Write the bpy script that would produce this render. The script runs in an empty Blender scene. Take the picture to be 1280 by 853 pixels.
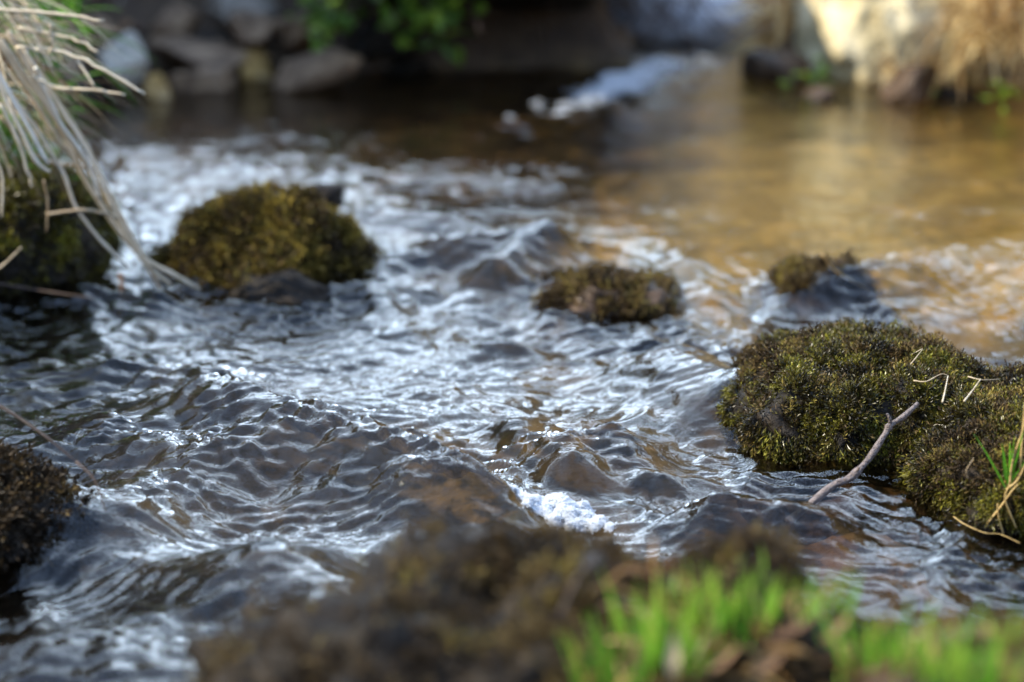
import bpy, bmesh, math, random
import numpy as np

random.seed(7)
RNG = np.random.default_rng(11)
scene = bpy.context.scene
COL = scene.collection

# ------------------------------------------------------------------ camera
CAM_H, PITCH, FPX = 0.55, math.radians(14.0), 2887.0
cam_d = bpy.data.cameras.new('camera')
cam = bpy.data.objects.new('camera', cam_d)
COL.objects.link(cam)
cam.location = (0, 0, CAM_H)
cam.rotation_euler = (math.pi / 2 - PITCH, 0, 0)
cam_d.sensor_width = 36.0
cam_d.lens = 36.0 * FPX / 1280.0
cam_d.clip_start, cam_d.clip_end = 0.02, 500.0
cam_d.dof.use_dof = True
cam_d.dof.focus_distance = 1.85
cam_d.dof.aperture_fstop = cam_d.lens / 22.5
cam_d.dof.aperture_blades = 0
scene.camera = cam


def ray(px, py):
    a, b = (px - 640.0) / FPX, -(py - 426.5) / FPX
    c, s = math.cos(PITCH), math.sin(PITCH)
    return a, c + b * s, -s + b * c


def at_y(px, py, y):
    """World point that the picture shows at this spot, at ground distance y."""
    dx, dy, dz = ray(px, py)
    t = y / dy
    return np.array([dx * t, y, CAM_H + dz * t])


def at_z(px, py, z=0.0):
    dx, dy, dz = ray(px, py)
    t = (z - CAM_H) / dz
    return np.array([dx * t, dy * t, z])


# ------------------------------------------------------------------ noise
def _h(ix, iy, iz, seed):
    n = (ix.astype(np.int64) * 374761393 + iy.astype(np.int64) * 668265263
         + iz.astype(np.int64) * 2147483647 + seed * 1274126177) & 0xFFFFFFFF
    n = ((n ^ (n >> 13)) * 1274126177) & 0xFFFFFFFF
    n = ((n ^ (n >> 16)) * 2246822519) & 0xFFFFFFFF
    return n ^ (n >> 15)


def noise2(x, y, seed=0):
    """2-D gradient noise, about -1..1."""
    x, y = np.asarray(x, float), np.asarray(y, float)
    ix, iy = np.floor(x).astype(np.int64), np.floor(y).astype(np.int64)
    fx, fy = x - ix, y - iy
    u, v = fx * fx * fx * (fx * (fx * 6 - 15) + 10), fy * fy * fy * (fy * (fy * 6 - 15) + 10)
    z = np.zeros_like(ix)

    def g(dx, dy):
        a = _h(ix + dx, iy + dy, z, seed) / 4294967296.0 * 2 * np.pi
        return np.cos(a) * (fx - dx) + np.sin(a) * (fy - dy)
    a = g(0, 0) * (1 - u) + g(1, 0) * u
    b = g(0, 1) * (1 - u) + g(1, 1) * u
    return (a * (1 - v) + b * v) * 1.5


def noise3(p, seed=0):
    p = np.asarray(p, float)
    i = np.floor(p).astype(np.int64)
    f = p - i
    w = f * f * f * (f * (f * 6 - 15) + 10)
    out = 0
    for dx in (0, 1):
        for dy in (0, 1):
            for dz in (0, 1):
                h = _h(i[:, 0] + dx, i[:, 1] + dy, i[:, 2] + dz, seed)
                a = (h & 1023) / 1024.0 * 2 * np.pi
                c = ((h >> 10) & 1023) / 512.0 - 1
                s = np.sqrt(np.maximum(0, 1 - c * c))
                d = s * np.cos(a) * (f[:, 0] - dx) + s * np.sin(a) * (f[:, 1] - dy) + c * (f[:, 2] - dz)
                k = (w[:, 0] if dx else 1 - w[:, 0]) * (w[:, 1] if dy else 1 - w[:, 1]) * (w[:, 2] if dz else 1 - w[:, 2])
                out = out + d * k
    return out * 1.6


def fbm3(p, octs=4, seed=0, gain=0.5):
    s, a, t = 0, 1.0, 0
    for o in range(octs):
        s = s + a * noise3(p * 2 ** o, seed + o * 17)
        t += a
        a *= gain
    return s / t


def fbm2(x, y, octs=4, seed=0, gain=0.5):
    s, a = 0, 1.0
    for o in range(octs):
        s = s + a * noise2(x * 2 ** o + 13.7 * o, y * 2 ** o - 7.1 * o, seed + o * 17)
        a *= gain
    return s


def sst(a, b, x):
    t = np.clip((x - a) / (b - a), 0, 1)
    return t * t * (3 - 2 * t)


# ------------------------------------------------------------------ mesh helpers
def mesh_np(name, V, F, mat, col=None, smooth=True, parent=None):
    """One mesh object out of numpy arrays (V: n x 3; F: a list of index arrays with 3 or 4 columns)."""
    V = np.asarray(V, np.float32)
    if not isinstance(F, (list, tuple)):
        F = [F]
    F = [np.asarray(f, np.int32) for f in F if len(f)]
    me = bpy.data.meshes.new(name)
    me.vertices.add(len(V))
    me.vertices.foreach_set('co', V.ravel())
    idx = np.concatenate([f.ravel() for f in F])
    tot = np.concatenate([np.full(len(f), f.shape[1], np.int32) for f in F])
    start = np.concatenate([[0], np.cumsum(tot)[:-1]]).astype(np.int32)
    me.loops.add(len(idx))
    me.loops.foreach_set('vertex_index', idx)
    me.polygons.add(len(tot))
    me.polygons.foreach_set('loop_start', start)
    me.polygons.foreach_set('loop_total', tot)
    me.polygons.foreach_set('use_smooth', np.full(len(tot), smooth, bool))
    me.update(calc_edges=True)
    me.validate()
    if col is not None:
        at = me.attributes.new('tone', 'FLOAT_COLOR', 'POINT')
        c = np.ones((len(V), 4), np.float32)
        c[:, :col.shape[1]] = col
        at.data.foreach_set('color', c.ravel())
    me.materials.append(mat)
    o = bpy.data.objects.new(name, me)
    COL.objects.link(o)
    if parent is not None:
        o.parent = parent
    return o


def tag(o, label, cat, group=None):
    o['label'] = label
    o['category'] = cat
    if group:
        o['group'] = group
    return o


def empty(name, loc):
    o = bpy.data.objects.new(name, None)
    COL.objects.link(o)
    o.location = loc
    o.empty_display_size = 0.02
    return o


# ------------------------------------------------------------------ materials
def new_mat(name):
    m = bpy.data.materials.new(name)
    m.use_nodes = True
    nt = m.node_tree
    nt.nodes.clear()
    return m, nt, nt.nodes, nt.links


def ramp(nodes, stops):
    r = nodes.new('ShaderNodeValToRGB')
    e = r.color_ramp.elements
    while len(e) < len(stops):
        e.new(0.5)
    for el, (p, c) in zip(e, stops):
        el.position = p
        el.color = (*c, 1)
    return r


def tone_mat(name, stops, rough=0.5, spec=0.4, trans=0.0, bump=0.0, bscale=300, grain=0.25, gscale=120, coat=0.0):
    """Colour = ramp over the 'tone' attribute shifted by fine noise."""
    m, nt, N, L = new_mat(name)
    out = N.new('ShaderNodeOutputMaterial')
    b = N.new('ShaderNodeBsdfPrincipled')
    at = N.new('ShaderNodeAttribute'); at.attribute_name = 'tone'
    tc = N.new('ShaderNodeTexCoord')
    no = N.new('ShaderNodeTexNoise'); no.inputs['Scale'].default_value = gscale; no.inputs['Detail'].default_value = 4
    L.new(tc.outputs['Object'], no.inputs['Vector'])
    ma = N.new('ShaderNodeMath'); ma.operation = 'MULTIPLY_ADD'
    ma.inputs[1].default_value = grain * 2
    sep = N.new('ShaderNodeSeparateColor')
    L.new(at.outputs['Color'], sep.inputs[0])
    su = N.new('ShaderNodeMath'); su.operation = 'SUBTRACT'; su.inputs[1].default_value = grain
    L.new(sep.outputs[0], su.inputs[0])
    L.new(no.outputs[0], ma.inputs[0]); L.new(su.outputs[0], ma.inputs[2])
    r = ramp(N, stops)
    L.new(ma.outputs[0], r.inputs[0])
    L.new(r.outputs[0], b.inputs['Base Color'])
    b.inputs['Roughness'].default_value = rough
    b.inputs['Specular IOR Level'].default_value = spec
    b.inputs['Coat Weight'].default_value = coat
    b.inputs['Coat Roughness'].default_value = 0.12
    if bump:
        n2 = N.new('ShaderNodeTexNoise'); n2.inputs['Scale'].default_value = bscale; n2.inputs['Detail'].default_value = 5
        L.new(tc.outputs['Object'], n2.inputs['Vector'])
        bp = N.new('ShaderNodeBump'); bp.inputs['Strength'].default_value = bump; bp.inputs['Distance'].default_value = 0.004
        L.new(n2.outputs[0], bp.inputs['Height']); L.new(bp.outputs[0], b.inputs['Normal'])
        if coat:
            L.new(bp.outputs[0], b.inputs['Coat Normal'])
    if trans:
        t = N.new('ShaderNodeBsdfTranslucent'); L.new(r.outputs[0], t.inputs[0])
        mx = N.new('ShaderNodeMixShader'); mx.inputs[0].default_value = trans
        L.new(b.outputs[0], mx.inputs[1]); L.new(t.outputs[0], mx.inputs[2]); L.new(mx.outputs[0], out.inputs[0])
    else:
        L.new(b.outputs[0], out.inputs[0])
    return m


def rock_mat(name, c1, c2, c3, scale=14, rough=0.35, coat=0.3, bump=0.8, bscale=90, spec=0.4):
    m, nt, N, L = new_mat(name)
    out = N.new('ShaderNodeOutputMaterial')
    b = N.new('ShaderNodeBsdfPrincipled')
    tc = N.new('ShaderNodeTexCoord')
    no = N.new('ShaderNodeTexNoise'); no.inputs['Scale'].default_value = scale; no.inputs['Detail'].default_value = 8
    no.inputs['Roughness'].default_value = 0.62; no.inputs['Distortion'].default_value = 0.4
    L.new(tc.outputs['Object'], no.inputs['Vector'])
    r = ramp(N, [(0.3, c1), (0.5, c2), (0.7, c3)])
    L.new(no.outputs[0], r.inputs[0])
    L.new(r.outputs[0], b.inputs['Base Color'])
    n2 = N.new('ShaderNodeTexNoise'); n2.inputs['Scale'].default_value = bscale; n2.inputs['Detail'].default_value = 7
    L.new(tc.outputs['Object'], n2.inputs['Vector'])
    bp = N.new('ShaderNodeBump'); bp.inputs['Strength'].default_value = bump; bp.inputs['Distance'].default_value = 0.006
    L.new(n2.outputs[0], bp.inputs['Height']); L.new(bp.outputs[0], b.inputs['Normal'])
    b.inputs['Roughness'].default_value = rough
    b.inputs['Coat Weight'].default_value = coat
    b.inputs['Coat Roughness'].default_value = 0.1
    b.inputs['Specular IOR Level'].default_value = spec
    L.new(b.outputs[0], out.inputs[0])
    return m


M = {}
M['moss'] = tone_mat('moss', [(0.0, (0.008, 0.005, 0.002)), (0.3, (0.026, 0.02, 0.004)), (0.6, (0.085, 0.07, 0.01)), (1.0, (0.23, 0.21, 0.022))],
                     rough=0.32, spec=0.36, trans=0.25, grain=0.12)
M['moss_brown'] = tone_mat('brown_moss', [(0.0, (0.014, 0.009, 0.005)), (0.35, (0.06, 0.038, 0.016)), (0.7, (0.14, 0.095, 0.03)), (1.0, (0.24, 0.19, 0.035))],
                           rough=0.5, spec=0.15, trans=0.2, grain=0.12)
M['moss_gold'] = tone_mat('golden_moss', [(0.0, (0.02, 0.014, 0.005)), (0.35, (0.06, 0.043, 0.012)), (0.65, (0.15, 0.105, 0.022)), (1.0, (0.33, 0.24, 0.045))],
                          rough=0.5, spec=0.12, trans=0.3, grain=0.12)
M['wet_rock'] = rock_mat('wet_dark_rock', (0.005, 0.0035, 0.0025), (0.012, 0.009, 0.006), (0.032, 0.023, 0.015), coat=0.0, rough=0.6, bump=1.0, spec=0.15)
M['brown_rock'] = rock_mat('wet_brown_rock', (0.02, 0.013, 0.008), (0.06, 0.036, 0.02), (0.12, 0.075, 0.045), coat=0.05, rough=0.55, spec=0.2)
M['grey_rock'] = rock_mat('grey_rock', (0.1, 0.085, 0.07), (0.2, 0.17, 0.135), (0.32, 0.27, 0.22), scale=9, rough=0.7, coat=0.0)
M['tan_rock'] = rock_mat('tan_rock', (0.04, 0.024, 0.012), (0.15, 0.092, 0.05), (0.32, 0.215, 0.125), scale=18, rough=0.75, coat=0.0)
M['slick_rock'] = rock_mat('slick_grey_rock', (0.16, 0.16, 0.17), (0.27, 0.27, 0.28), (0.38, 0.37, 0.37), scale=7, rough=0.35, coat=0.4, bump=0.4, bscale=30)
M['pale_rock'] = rock_mat('pale_rock', (0.26, 0.2, 0.09), (0.56, 0.47, 0.27), (0.72, 0.65, 0.45), scale=15, rough=0.8, coat=0.0)
M['white_rock'] = rock_mat('white_rock', (0.2, 0.18, 0.14), (0.38, 0.34, 0.27), (0.5, 0.45, 0.36), scale=9, rough=0.8, coat=0.0)
M['ochre_rock'] = rock_mat('ochre_rock', (0.16, 0.09, 0.03), (0.3, 0.18, 0.05), (0.36, 0.26, 0.14), scale=12, rough=0.8, coat=0.0)
M['straw'] = tone_mat('dry_straw', [(0.0, (0.13, 0.08, 0.04)), (0.4, (0.36, 0.26, 0.15)), (0.7, (0.62, 0.52, 0.36)), (1.0, (0.82, 0.77, 0.66))],
                      rough=0.5, spec=0.4, trans=0.2, grain=0.2, gscale=70)
M['rust_straw'] = tone_mat('rusty_straw', [(0.0, (0.14, 0.06, 0.02)), (0.4, (0.4, 0.23, 0.08)), (0.7, (0.68, 0.49, 0.2)), (1.0, (0.8, 0.68, 0.38))],
                           rough=0.55, spec=0.3, trans=0.3, grain=0.2, gscale=50)
M['root'] = tone_mat('dark_root', [(0.0, (0.02, 0.012, 0.008)), (0.5, (0.06, 0.035, 0.022)), (1.0, (0.14, 0.08, 0.05))], rough=0.55, grain=0.2, gscale=60)
M['twig'] = tone_mat('grey_twig', [(0.0, (0.05, 0.035, 0.03)), (0.45, (0.14, 0.105, 0.09)), (0.75, (0.24, 0.19, 0.165)), (1.0, (0.36, 0.3, 0.26))],
                     rough=0.5, spec=0.4, bump=1.0, bscale=420, grain=0.45, gscale=220)
M['grass'] = tone_mat('green_grass', [(0.0, (0.03, 0.06, 0.008)), (0.4, (0.07, 0.20, 0.015)), (0.8, (0.16, 0.40, 0.025)), (1.0, (0.32, 0.45, 0.05))],
                      rough=0.4, spec=0.4, trans=0.45, grain=0.1)
M['leaf_green'] = tone_mat('green_leaf', [(0.0, (0.03, 0.06, 0.008)), (0.5, (0.1, 0.2, 0.02)), (1.0, (0.28, 0.38, 0.04))], rough=0.45, spec=0.4, trans=0.4, grain=0.1)
M['dead_leaf'] = tone_mat('dead_leaf', [(0.0, (0.1, 0.05, 0.025)), (0.5, (0.27, 0.15, 0.07)), (0.8, (0.45, 0.32, 0.18)), (1.0, (0.62, 0.54, 0.4))], rough=0.6, trans=0.25, grain=0.2, gscale=60)


def foam_material():
    m, nt, N, L = new_mat('foam')
    out = N.new('ShaderNodeOutputMaterial')
    b = N.new('ShaderNodeBsdfPrincipled')
    b.inputs['Base Color'].default_value = (0.86, 0.88, 0.9, 1)
    b.inputs['Roughness'].default_value = 0.18
    t = N.new('ShaderNodeBsdfTranslucent'); t.inputs[0].default_value = (0.85, 0.88, 0.9, 1)
    tr = N.new('ShaderNodeBsdfTransparent'); tr.inputs[0].default_value = (0.95, 0.97, 1, 1)
    mx = N.new('ShaderNodeMixShader'); mx.inputs[0].default_value = 0.35
    m2 = N.new('ShaderNodeMixShader'); m2.inputs[0].default_value = 0.3
    L.new(b.outputs[0], mx.inputs[1]); L.new(t.outputs[0], mx.inputs[2])
    L.new(mx.outputs[0], m2.inputs[1]); L.new(tr.outputs[0], m2.inputs[2]); L.new(m2.outputs[0], out.inputs[0])
    return m


M['foam'] = foam_material()


def water_material():
    m, nt, N, L = new_mat('stream_water')
    out = N.new('ShaderNodeOutputMaterial')
    tc = N.new('ShaderNodeTexCoord')
    n1 = N.new('ShaderNodeTexNoise'); n1.inputs['Scale'].default_value = 190; n1.inputs['Detail'].default_value = 3
    n1.inputs['Distortion'].default_value = 0.6
    L.new(tc.outputs['Object'], n1.inputs['Vector'])
    bp = N.new('ShaderNodeBump'); bp.inputs['Strength'].default_value = 0.45; bp.inputs['Distance'].default_value = 0.0012
    L.new(n1.outputs[0], bp.inputs['Height'])
    fr = N.new('ShaderNodeFresnel'); fr.inputs['IOR'].default_value = 1.333
    L.new(bp.outputs[0], fr.inputs['Normal'])
    gl = N.new('ShaderNodeBsdfGlossy'); gl.inputs['Roughness'].default_value = 0.03
    gl.inputs['Color'].default_value = (1, 1, 1, 1)
    L.new(bp.outputs[0], gl.inputs['Normal'])
    rf = N.new('ShaderNodeBsdfRefraction'); rf.inputs['IOR'].default_value = 1.333; rf.inputs['Roughness'].default_value = 0.0
    rf.inputs['Color'].default_value = (0.80, 0.74, 0.62, 1)
    L.new(bp.outputs[0], rf.inputs['Normal'])
    tr = N.new('ShaderNodeBsdfTransparent'); tr.inputs['Color'].default_value = (0.80, 0.74, 0.62, 1)
    bd = N.new('ShaderNodeMixShader'); bd.inputs[0].default_value = 0.62
    L.new(rf.outputs[0], bd.inputs[1]); L.new(tr.outputs[0], bd.inputs[2])
    mx = N.new('ShaderNodeMixShader')
    L.new(fr.outputs[0], mx.inputs[0]); L.new(bd.outputs[0], mx.inputs[1]); L.new(gl.outputs[0], mx.inputs[2])
    L.new(mx.outputs[0], out.inputs[0])
    return m


M['water'] = water_material()


def ground_material():
    m, nt, N, L = new_mat('earth_and_stream_bed')
    out = N.new('ShaderNodeOutputMaterial')
    b = N.new('ShaderNodeBsdfPrincipled')
    at = N.new('ShaderNodeAttribute'); at.attribute_name = 'tone'
    tc = N.new('ShaderNodeTexCoord')
    n = N.new('ShaderNodeTexNoise'); n.inputs['Scale'].default_value = 22; n.inputs['Detail'].default_value = 8; n.inputs['Roughness'].default_value = 0.65
    L.new(tc.outputs['Object'], n.inputs['Vector'])
    r = ramp(N, [(0.3, (0.45, 0.42, 0.4)), (0.5, (1, 1, 1)), (0.72, (1.5, 1.5, 1.45))])
    L.new(n.outputs[0], r.inputs[0])
    mu = N.new('ShaderNodeMix'); mu.data_type = 'RGBA'; mu.blend_type = 'MULTIPLY'; mu.inputs[0].default_value = 1
    L.new(at.outputs['Color'], mu.inputs[6]); L.new(r.outputs[0], mu.inputs[7])
    L.new(mu.outputs[2], b.inputs['Base Color'])
    n2 = N.new('ShaderNodeTexNoise'); n2.inputs['Scale'].default_value = 60; n2.inputs['Detail'].default_value = 8
    L.new(tc.outputs['Object'], n2.inputs['Vector'])
    bp = N.new('ShaderNodeBump'); bp.inputs['Strength'].default_value = 0.8; bp.inputs['Distance'].default_value = 0.012
    L.new(n2.outputs[0], bp.inputs['Height']); L.new(bp.outputs[0], b.inputs['Normal'])
    b.inputs['Roughness'].default_value = 0.85
    L.new(b.outputs[0], out.inputs[0])
    return m


M['ground'] = ground_material()


# ------------------------------------------------------------------ ground: stream bed and banks in one sheet
def graded(lo, hi, c, step, grow):
    """Coordinates fine around c and ever coarser towards lo and hi."""
    def side(end):
        out, s, x = [], step, 0.0
        while x < end:
            x += s
            out.append(min(x, end))
            if x > 1.2:
                s *= grow
        return out
    return np.array([c - v for v in reversed(side(c - lo))] + [c] + [c + v for v in side(hi - c)])


def bank_distance(x, y):
    """Signed distance-like value: > 0 on land (metres in from the water's edge)."""
    wob = 0.05 * noise2(x * 2.1, y * 2.1, 3) + 0.02 * noise2(x * 7, y * 7, 4)
    left = (-0.585 - 0.10 * sst(1.9, 1.2, y) - 0.55 * sst(2.7, 3.7, y)) - x
    far_l = np.minimum(y - (3.93 + 0.02 * x), 0.22 - x)
    far_r = np.minimum(y - (3.93 - 0.45 * np.maximum(x - 0.55, 0)), x - 0.44 - 0.12 * sst(4.1, 4.6, y))
    right = x - (0.95 + 0.15 * sst(1.5, 3.0, y) + 0.3 * sst(2.0, 1.2, y))
    back = np.maximum(y - 5.6, 0.32 - y)
    return np.maximum.reduce([left, far_l, far_r, right, back]) + wob


def ground_z(x, y):
    d = bank_distance(x, y)
    up = 0.03 * sst(2.3, 2.6, y) + 0.05 * sst(3.7, 4.1, y)
    bed = -0.075 + up + 0.018 * fbm2(x * 5, y * 5, 3, 21) + 0.008 * fbm2(x * 22, y * 22, 2, 22)
    bed = bed - 0.05 * sst(1.75, 1.55, y)
    dd = np.maximum(d, 0)
    land = (0.20 * sst(0, 0.14, dd) + (0.42 + 0.9 * sst(3.2, 4.2, y) * sst(0.3, 0.6, x)) * np.minimum(dd, 1.9) + 0.10 * np.maximum(dd - 1.6, 0) ** 0.9 * sst(40, 5, dd)  # right far bank steepened out of view so the calm pool reflects dark
            + 0.04 * fbm2(x * 4, y * 4, 4, 31) * sst(0, 0.2, dd) + 0.35 * fbm2(x * 0.35, y * 0.35, 3, 33) * sst(0.8, 3, dd))
    land = land + 1.15 * sst(-0.98, -1.3, x) * sst(3.42, 3.62, y) * sst(7, 5.2, y) * sst(-3.2, -2.2, x)  # unseen knoll on the left, added to shade the far bank
    near_l = sst(-0.9, -0.55, x) * sst(3.2, 2.7, y)
    land = land * (1 - 0.2 * near_l)
    return bed + (0.075 + land) * sst(-0.10, 0.04, d) + 0.0 * x


gx = graded(-70, 70, 0.0, 0.016, 1.09)
gy = graded(-40, 110, 3.0, 0.016, 1.09)
X, Y = np.meshgrid(gx, gy)
Z = ground_z(X, Y)
D = bank_distance(X, Y)
nx, ny = len(gx), len(gy)
idx = np.arange(nx * ny).reshape(ny, nx)
F = np.stack([idx[:-1, :-1], idx[:-1, 1:], idx[1:, 1:], idx[1:, :-1]], -1).reshape(-1, 4)
sand = sst(0.0, 0.2, X - 0.16 * (Y - 2.6) + 0.10 * fbm2(X * 3, Y * 3, 3, 41)) * sst(2.45, 2.72, Y + 0.25 * X)
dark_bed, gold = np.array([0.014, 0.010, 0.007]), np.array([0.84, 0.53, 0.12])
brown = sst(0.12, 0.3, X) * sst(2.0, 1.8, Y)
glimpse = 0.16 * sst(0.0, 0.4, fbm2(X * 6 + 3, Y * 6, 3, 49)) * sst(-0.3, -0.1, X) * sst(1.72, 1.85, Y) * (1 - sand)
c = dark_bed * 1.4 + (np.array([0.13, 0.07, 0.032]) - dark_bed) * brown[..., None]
farl = sst(2.9, 3.2, Y) * sst(0.1, -0.1, X)  # far left bed browned to stand in for the bank's reflection
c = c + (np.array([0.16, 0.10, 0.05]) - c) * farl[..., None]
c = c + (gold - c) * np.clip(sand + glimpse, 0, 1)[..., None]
stones = sst(0.15, 0.45, fbm2(X * 9, Y * 9, 3, 43))[..., None]
c = c * (1 - 0.55 * stones)
soil = np.array([0.055, 0.034, 0.018])
grassy = np.array([0.05, 0.06, 0.018])
hay = np.array([0.28, 0.19, 0.08])
k = sst(-0.2, 0.4, fbm2(X * 3, Y * 3, 3, 47))[..., None]
lc = soil + (grassy - soil) * k * sst(0.15, 0.5, D)[..., None]
lc = lc + (hay - lc) * (sst(0.4, 0.55, X) * sst(0.0, 0.08, D))[..., None] * 0.8
c = c + (lc - c) * sst(-0.03, 0.02, D)[..., None]
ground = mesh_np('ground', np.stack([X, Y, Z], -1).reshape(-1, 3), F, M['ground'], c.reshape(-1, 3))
ground['kind'] = 'structure'

# ------------------------------------------------------------------ rocks
def rock_verts(center, radii, seed, sub=5, p=2.4, rough=0.16, freq=1.6, facets=0, rot=0.0, tilt=0.0, octs=5):
    bm = bmesh.new()
    bmesh.ops.create_icosphere(bm, subdivisions=sub, radius=1)
    V = np.array([v.co[:] for v in bm.verts])
    Fa = np.array([[v.index for v in f.verts] for f in bm.faces])
    bm.free()
    V = V / (np.abs(V) ** p).sum(1)[:, None] ** (1 / p)
    r = np.random.default_rng(seed)
    for _ in range(facets):
        n = r.normal(size=3); n /= np.linalg.norm(n)
        cut = r.uniform(0.55, 0.85)
        dd = V @ n - cut
        V = V - np.where(dd > 0, dd * 0.92, 0)[:, None] * n
    off = r.uniform(-50, 50, 3)
    U = V / np.linalg.norm(V, axis=1)[:, None]
    V = V * (1 + rough * fbm3(V * freq + off, octs, seed)[:, None] * 1.6)
    V = V * np.array(radii)
    ct, st = math.cos(tilt), math.sin(tilt)
    V = np.stack([V[:, 0] * ct + V[:, 2] * st, V[:, 1], -V[:, 0] * st + V[:, 2] * ct], -1)
    cr, sr = math.cos(rot), math.sin(rot)
    V = np.stack([V[:, 0] * cr - V[:, 1] * sr, V[:, 0] * sr + V[:, 1] * cr, V[:, 2]], -1)
    return V, Fa


def rock(name, center, radii, seed, mat, parent=None, **kw):
    V, Fa = rock_verts(center, radii, seed, **kw)
    o = mesh_np(name, V, Fa, mat, parent=parent)
    o.location = center
    return o, V, Fa


def moss_on(o, V, Fa, n, mat, size=(0.005, 0.010), droop=0.6, zmin=0.004, seed=0, tone=0.45, spread=0.22, patch=0.5, cover=None, leaf=0.5, name='moss', nmin=-0.35, clump=30, per=6, lump=0.0):
    """A coat of tiny leafy shoots over a rock: one mesh, a part of that rock."""
    r = np.random.default_rng(seed)
    loc = np.array(o.location)
    A, B, C = V[Fa[:, 0]], V[Fa[:, 1]], V[Fa[:, 2]]
    N = np.cross(B - A, C - A)
    ar = np.linalg.norm(N, axis=1)
    N = N / (ar[:, None] + 1e-12)
    cen = (A + B + C) / 3
    w = ar * (cen[:, 2] + loc[2] > zmin) * (N[:, 2] > nmin)
    m = fbm3(cen * clump + seed, 3, seed)
    w = w * np.clip(patch + m * 1.6, 0.02, 1)
    if cover is not None:
        w = w * cover(cen + loc, N)
    f = r.choice(len(Fa), n, p=w / w.sum())
    u, v = r.random(n), r.random(n)
    s = u + v > 1
    u[s], v[s] = 1 - u[s], 1 - v[s]
    P = A[f] + (B[f] - A[f]) * u[:, None] + (C[f] - A[f]) * v[:, None]
    n0 = N[f]
    if lump:
        P = P + n0 * (lump * np.clip(fbm3(P * np.array([55, 55, 38]) + 9, 3, seed + 3) + 0.25, 0, 1))[:, None]
    bump = 0.5 + 0.5 * fbm3(P * 75 + 3, 2, seed + 5)
    ax = n0 * 0.8 + np.array([0, 0, -droop]) * (1 - np.clip(n0[:, 2:3], 0, 1)) + r.normal(size=(n, 3)) * 0.38
    ax /= np.linalg.norm(ax, axis=1)[:, None]
    ln = r.uniform(*size, n) * (0.55 + 0.9 * bump)
    t = np.cross(ax, r.normal(size=(n, 3))); t /= np.linalg.norm(t, axis=1)[:, None]
    b = np.cross(ax, t)
    K = per
    vs = np.zeros((n, K, 4, 3))
    for kx in range(K):
        th = kx * 2.4 + r.uniform(0, 1, n)
        q = t * np.cos(th)[:, None] + b * np.sin(th)[:, None]
        h = (kx + 0.4) / K
        p0 = P + ax * (ln * h)[:, None] - n0 * 0.001
        tip = p0 + (q * 0.6 + ax * 0.8) * (ln * leaf * (1.15 - 0.5 * h))[:, None]
        side = np.cross(q, ax) * (ln * leaf * 0.13)[:, None]
        mid = (p0 + tip) / 2 + ax * (ln * 0.03)[:, None]
        vs[:, kx, 0], vs[:, kx, 1], vs[:, kx, 2], vs[:, kx, 3] = p0, mid + side, tip, mid - side
    vs = vs.reshape(-1, 3)
    fi = np.arange(len(vs)).reshape(-1, 4)
    big = fbm3((P + loc) * 22, 3, seed + 9)
    big = big + 0.8 * noise3((P + loc) * 48, seed + 31)
    tn = np.clip(tone + 0.62 * big + r.normal(0, spread, n) * 0.8, 0, 1)
    tn = np.repeat(tn, K * 4) + np.tile(np.repeat(np.linspace(-0.06, 0.1, K), 4), n)
    tn = np.clip(tn, 0, 1)
    mo = mesh_np(name, vs, fi, mat, np.stack([tn] * 3, -1), smooth=False, parent=o)
    return mo


# the two mossy rocks on the right
right_rock, V, Fa = rock('mossy_rock', (0.295, 1.905, -0.026), (0.1, 0.125, 0.088), 5, M['wet_rock'], sub=6, p=3.7, rough=0.15, freq=2.3, tilt=-0.03)
tag(right_rock, 'dark wet rock coated in olive moss with the grey twig leaning on it', 'rock', 'mossy rocks in the stream')
top_bare = lambda P, N: np.where((P[:, 0] < 0.225) & (N[:, 2] > 0.45), 0.15, 1.0)
moss_on(right_rock, V, Fa, 30000, M['moss'], (0.004, 0.0105), 1.0, seed=2, tone=0.40, spread=0.26, patch=0.4, cover=top_bare, lump=0.011)
moss_on(right_rock, V, Fa, 11000, M['moss_brown'], (0.005, 0.012), 1.2, seed=7, tone=0.36, spread=0.28, patch=-0.05, lump=0.013, clump=24, name='brown_moss')
side = lambda P, N: np.where((N[:, 2] < 0.55) & (N[:, 1] < 0.5), 1.0, 0.0)
moss_on(right_rock, V, Fa, 4500, M['moss'], (0.010, 0.020), 3.0, seed=3, tone=0.42, spread=0.25, patch=0.3, cover=side, lump=0.009, name='hanging_moss', nmin=-0.7, leaf=0.32, per=9)
edge_rock, V, Fa = rock('mossy_rock', (0.447, 1.77, -0.026), (0.125, 0.142, 0.076), 9, M['wet_rock'], sub=6, p=4.0, rough=0.12, freq=2.0)
tag(edge_rock, 'mossy rock at the edge carrying a small green and yellow grass tuft', 'rock', 'mossy rocks in the stream')
moss_on(edge_rock, V, Fa, 30000, M['moss'], (0.004, 0.011), 1.1, seed=4, tone=0.38, spread=0.26, patch=0.36, lump=0.011)
moss_on(edge_rock, V, Fa, 11000, M['moss_brown'], (0.005, 0.012), 1.2, seed=11, tone=0.36, spread=0.28, patch=-0.05, lump=0.013, clump=24, name='brown_moss')
moss_on(edge_rock, V, Fa, 5500, M['moss'], (0.010, 0.022), 3.0, seed=5, tone=0.42, spread=0.25, patch=0.3, cover=side, lump=0.009, name='hanging_moss', nmin=-0.7, leaf=0.32, per=9)

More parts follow.
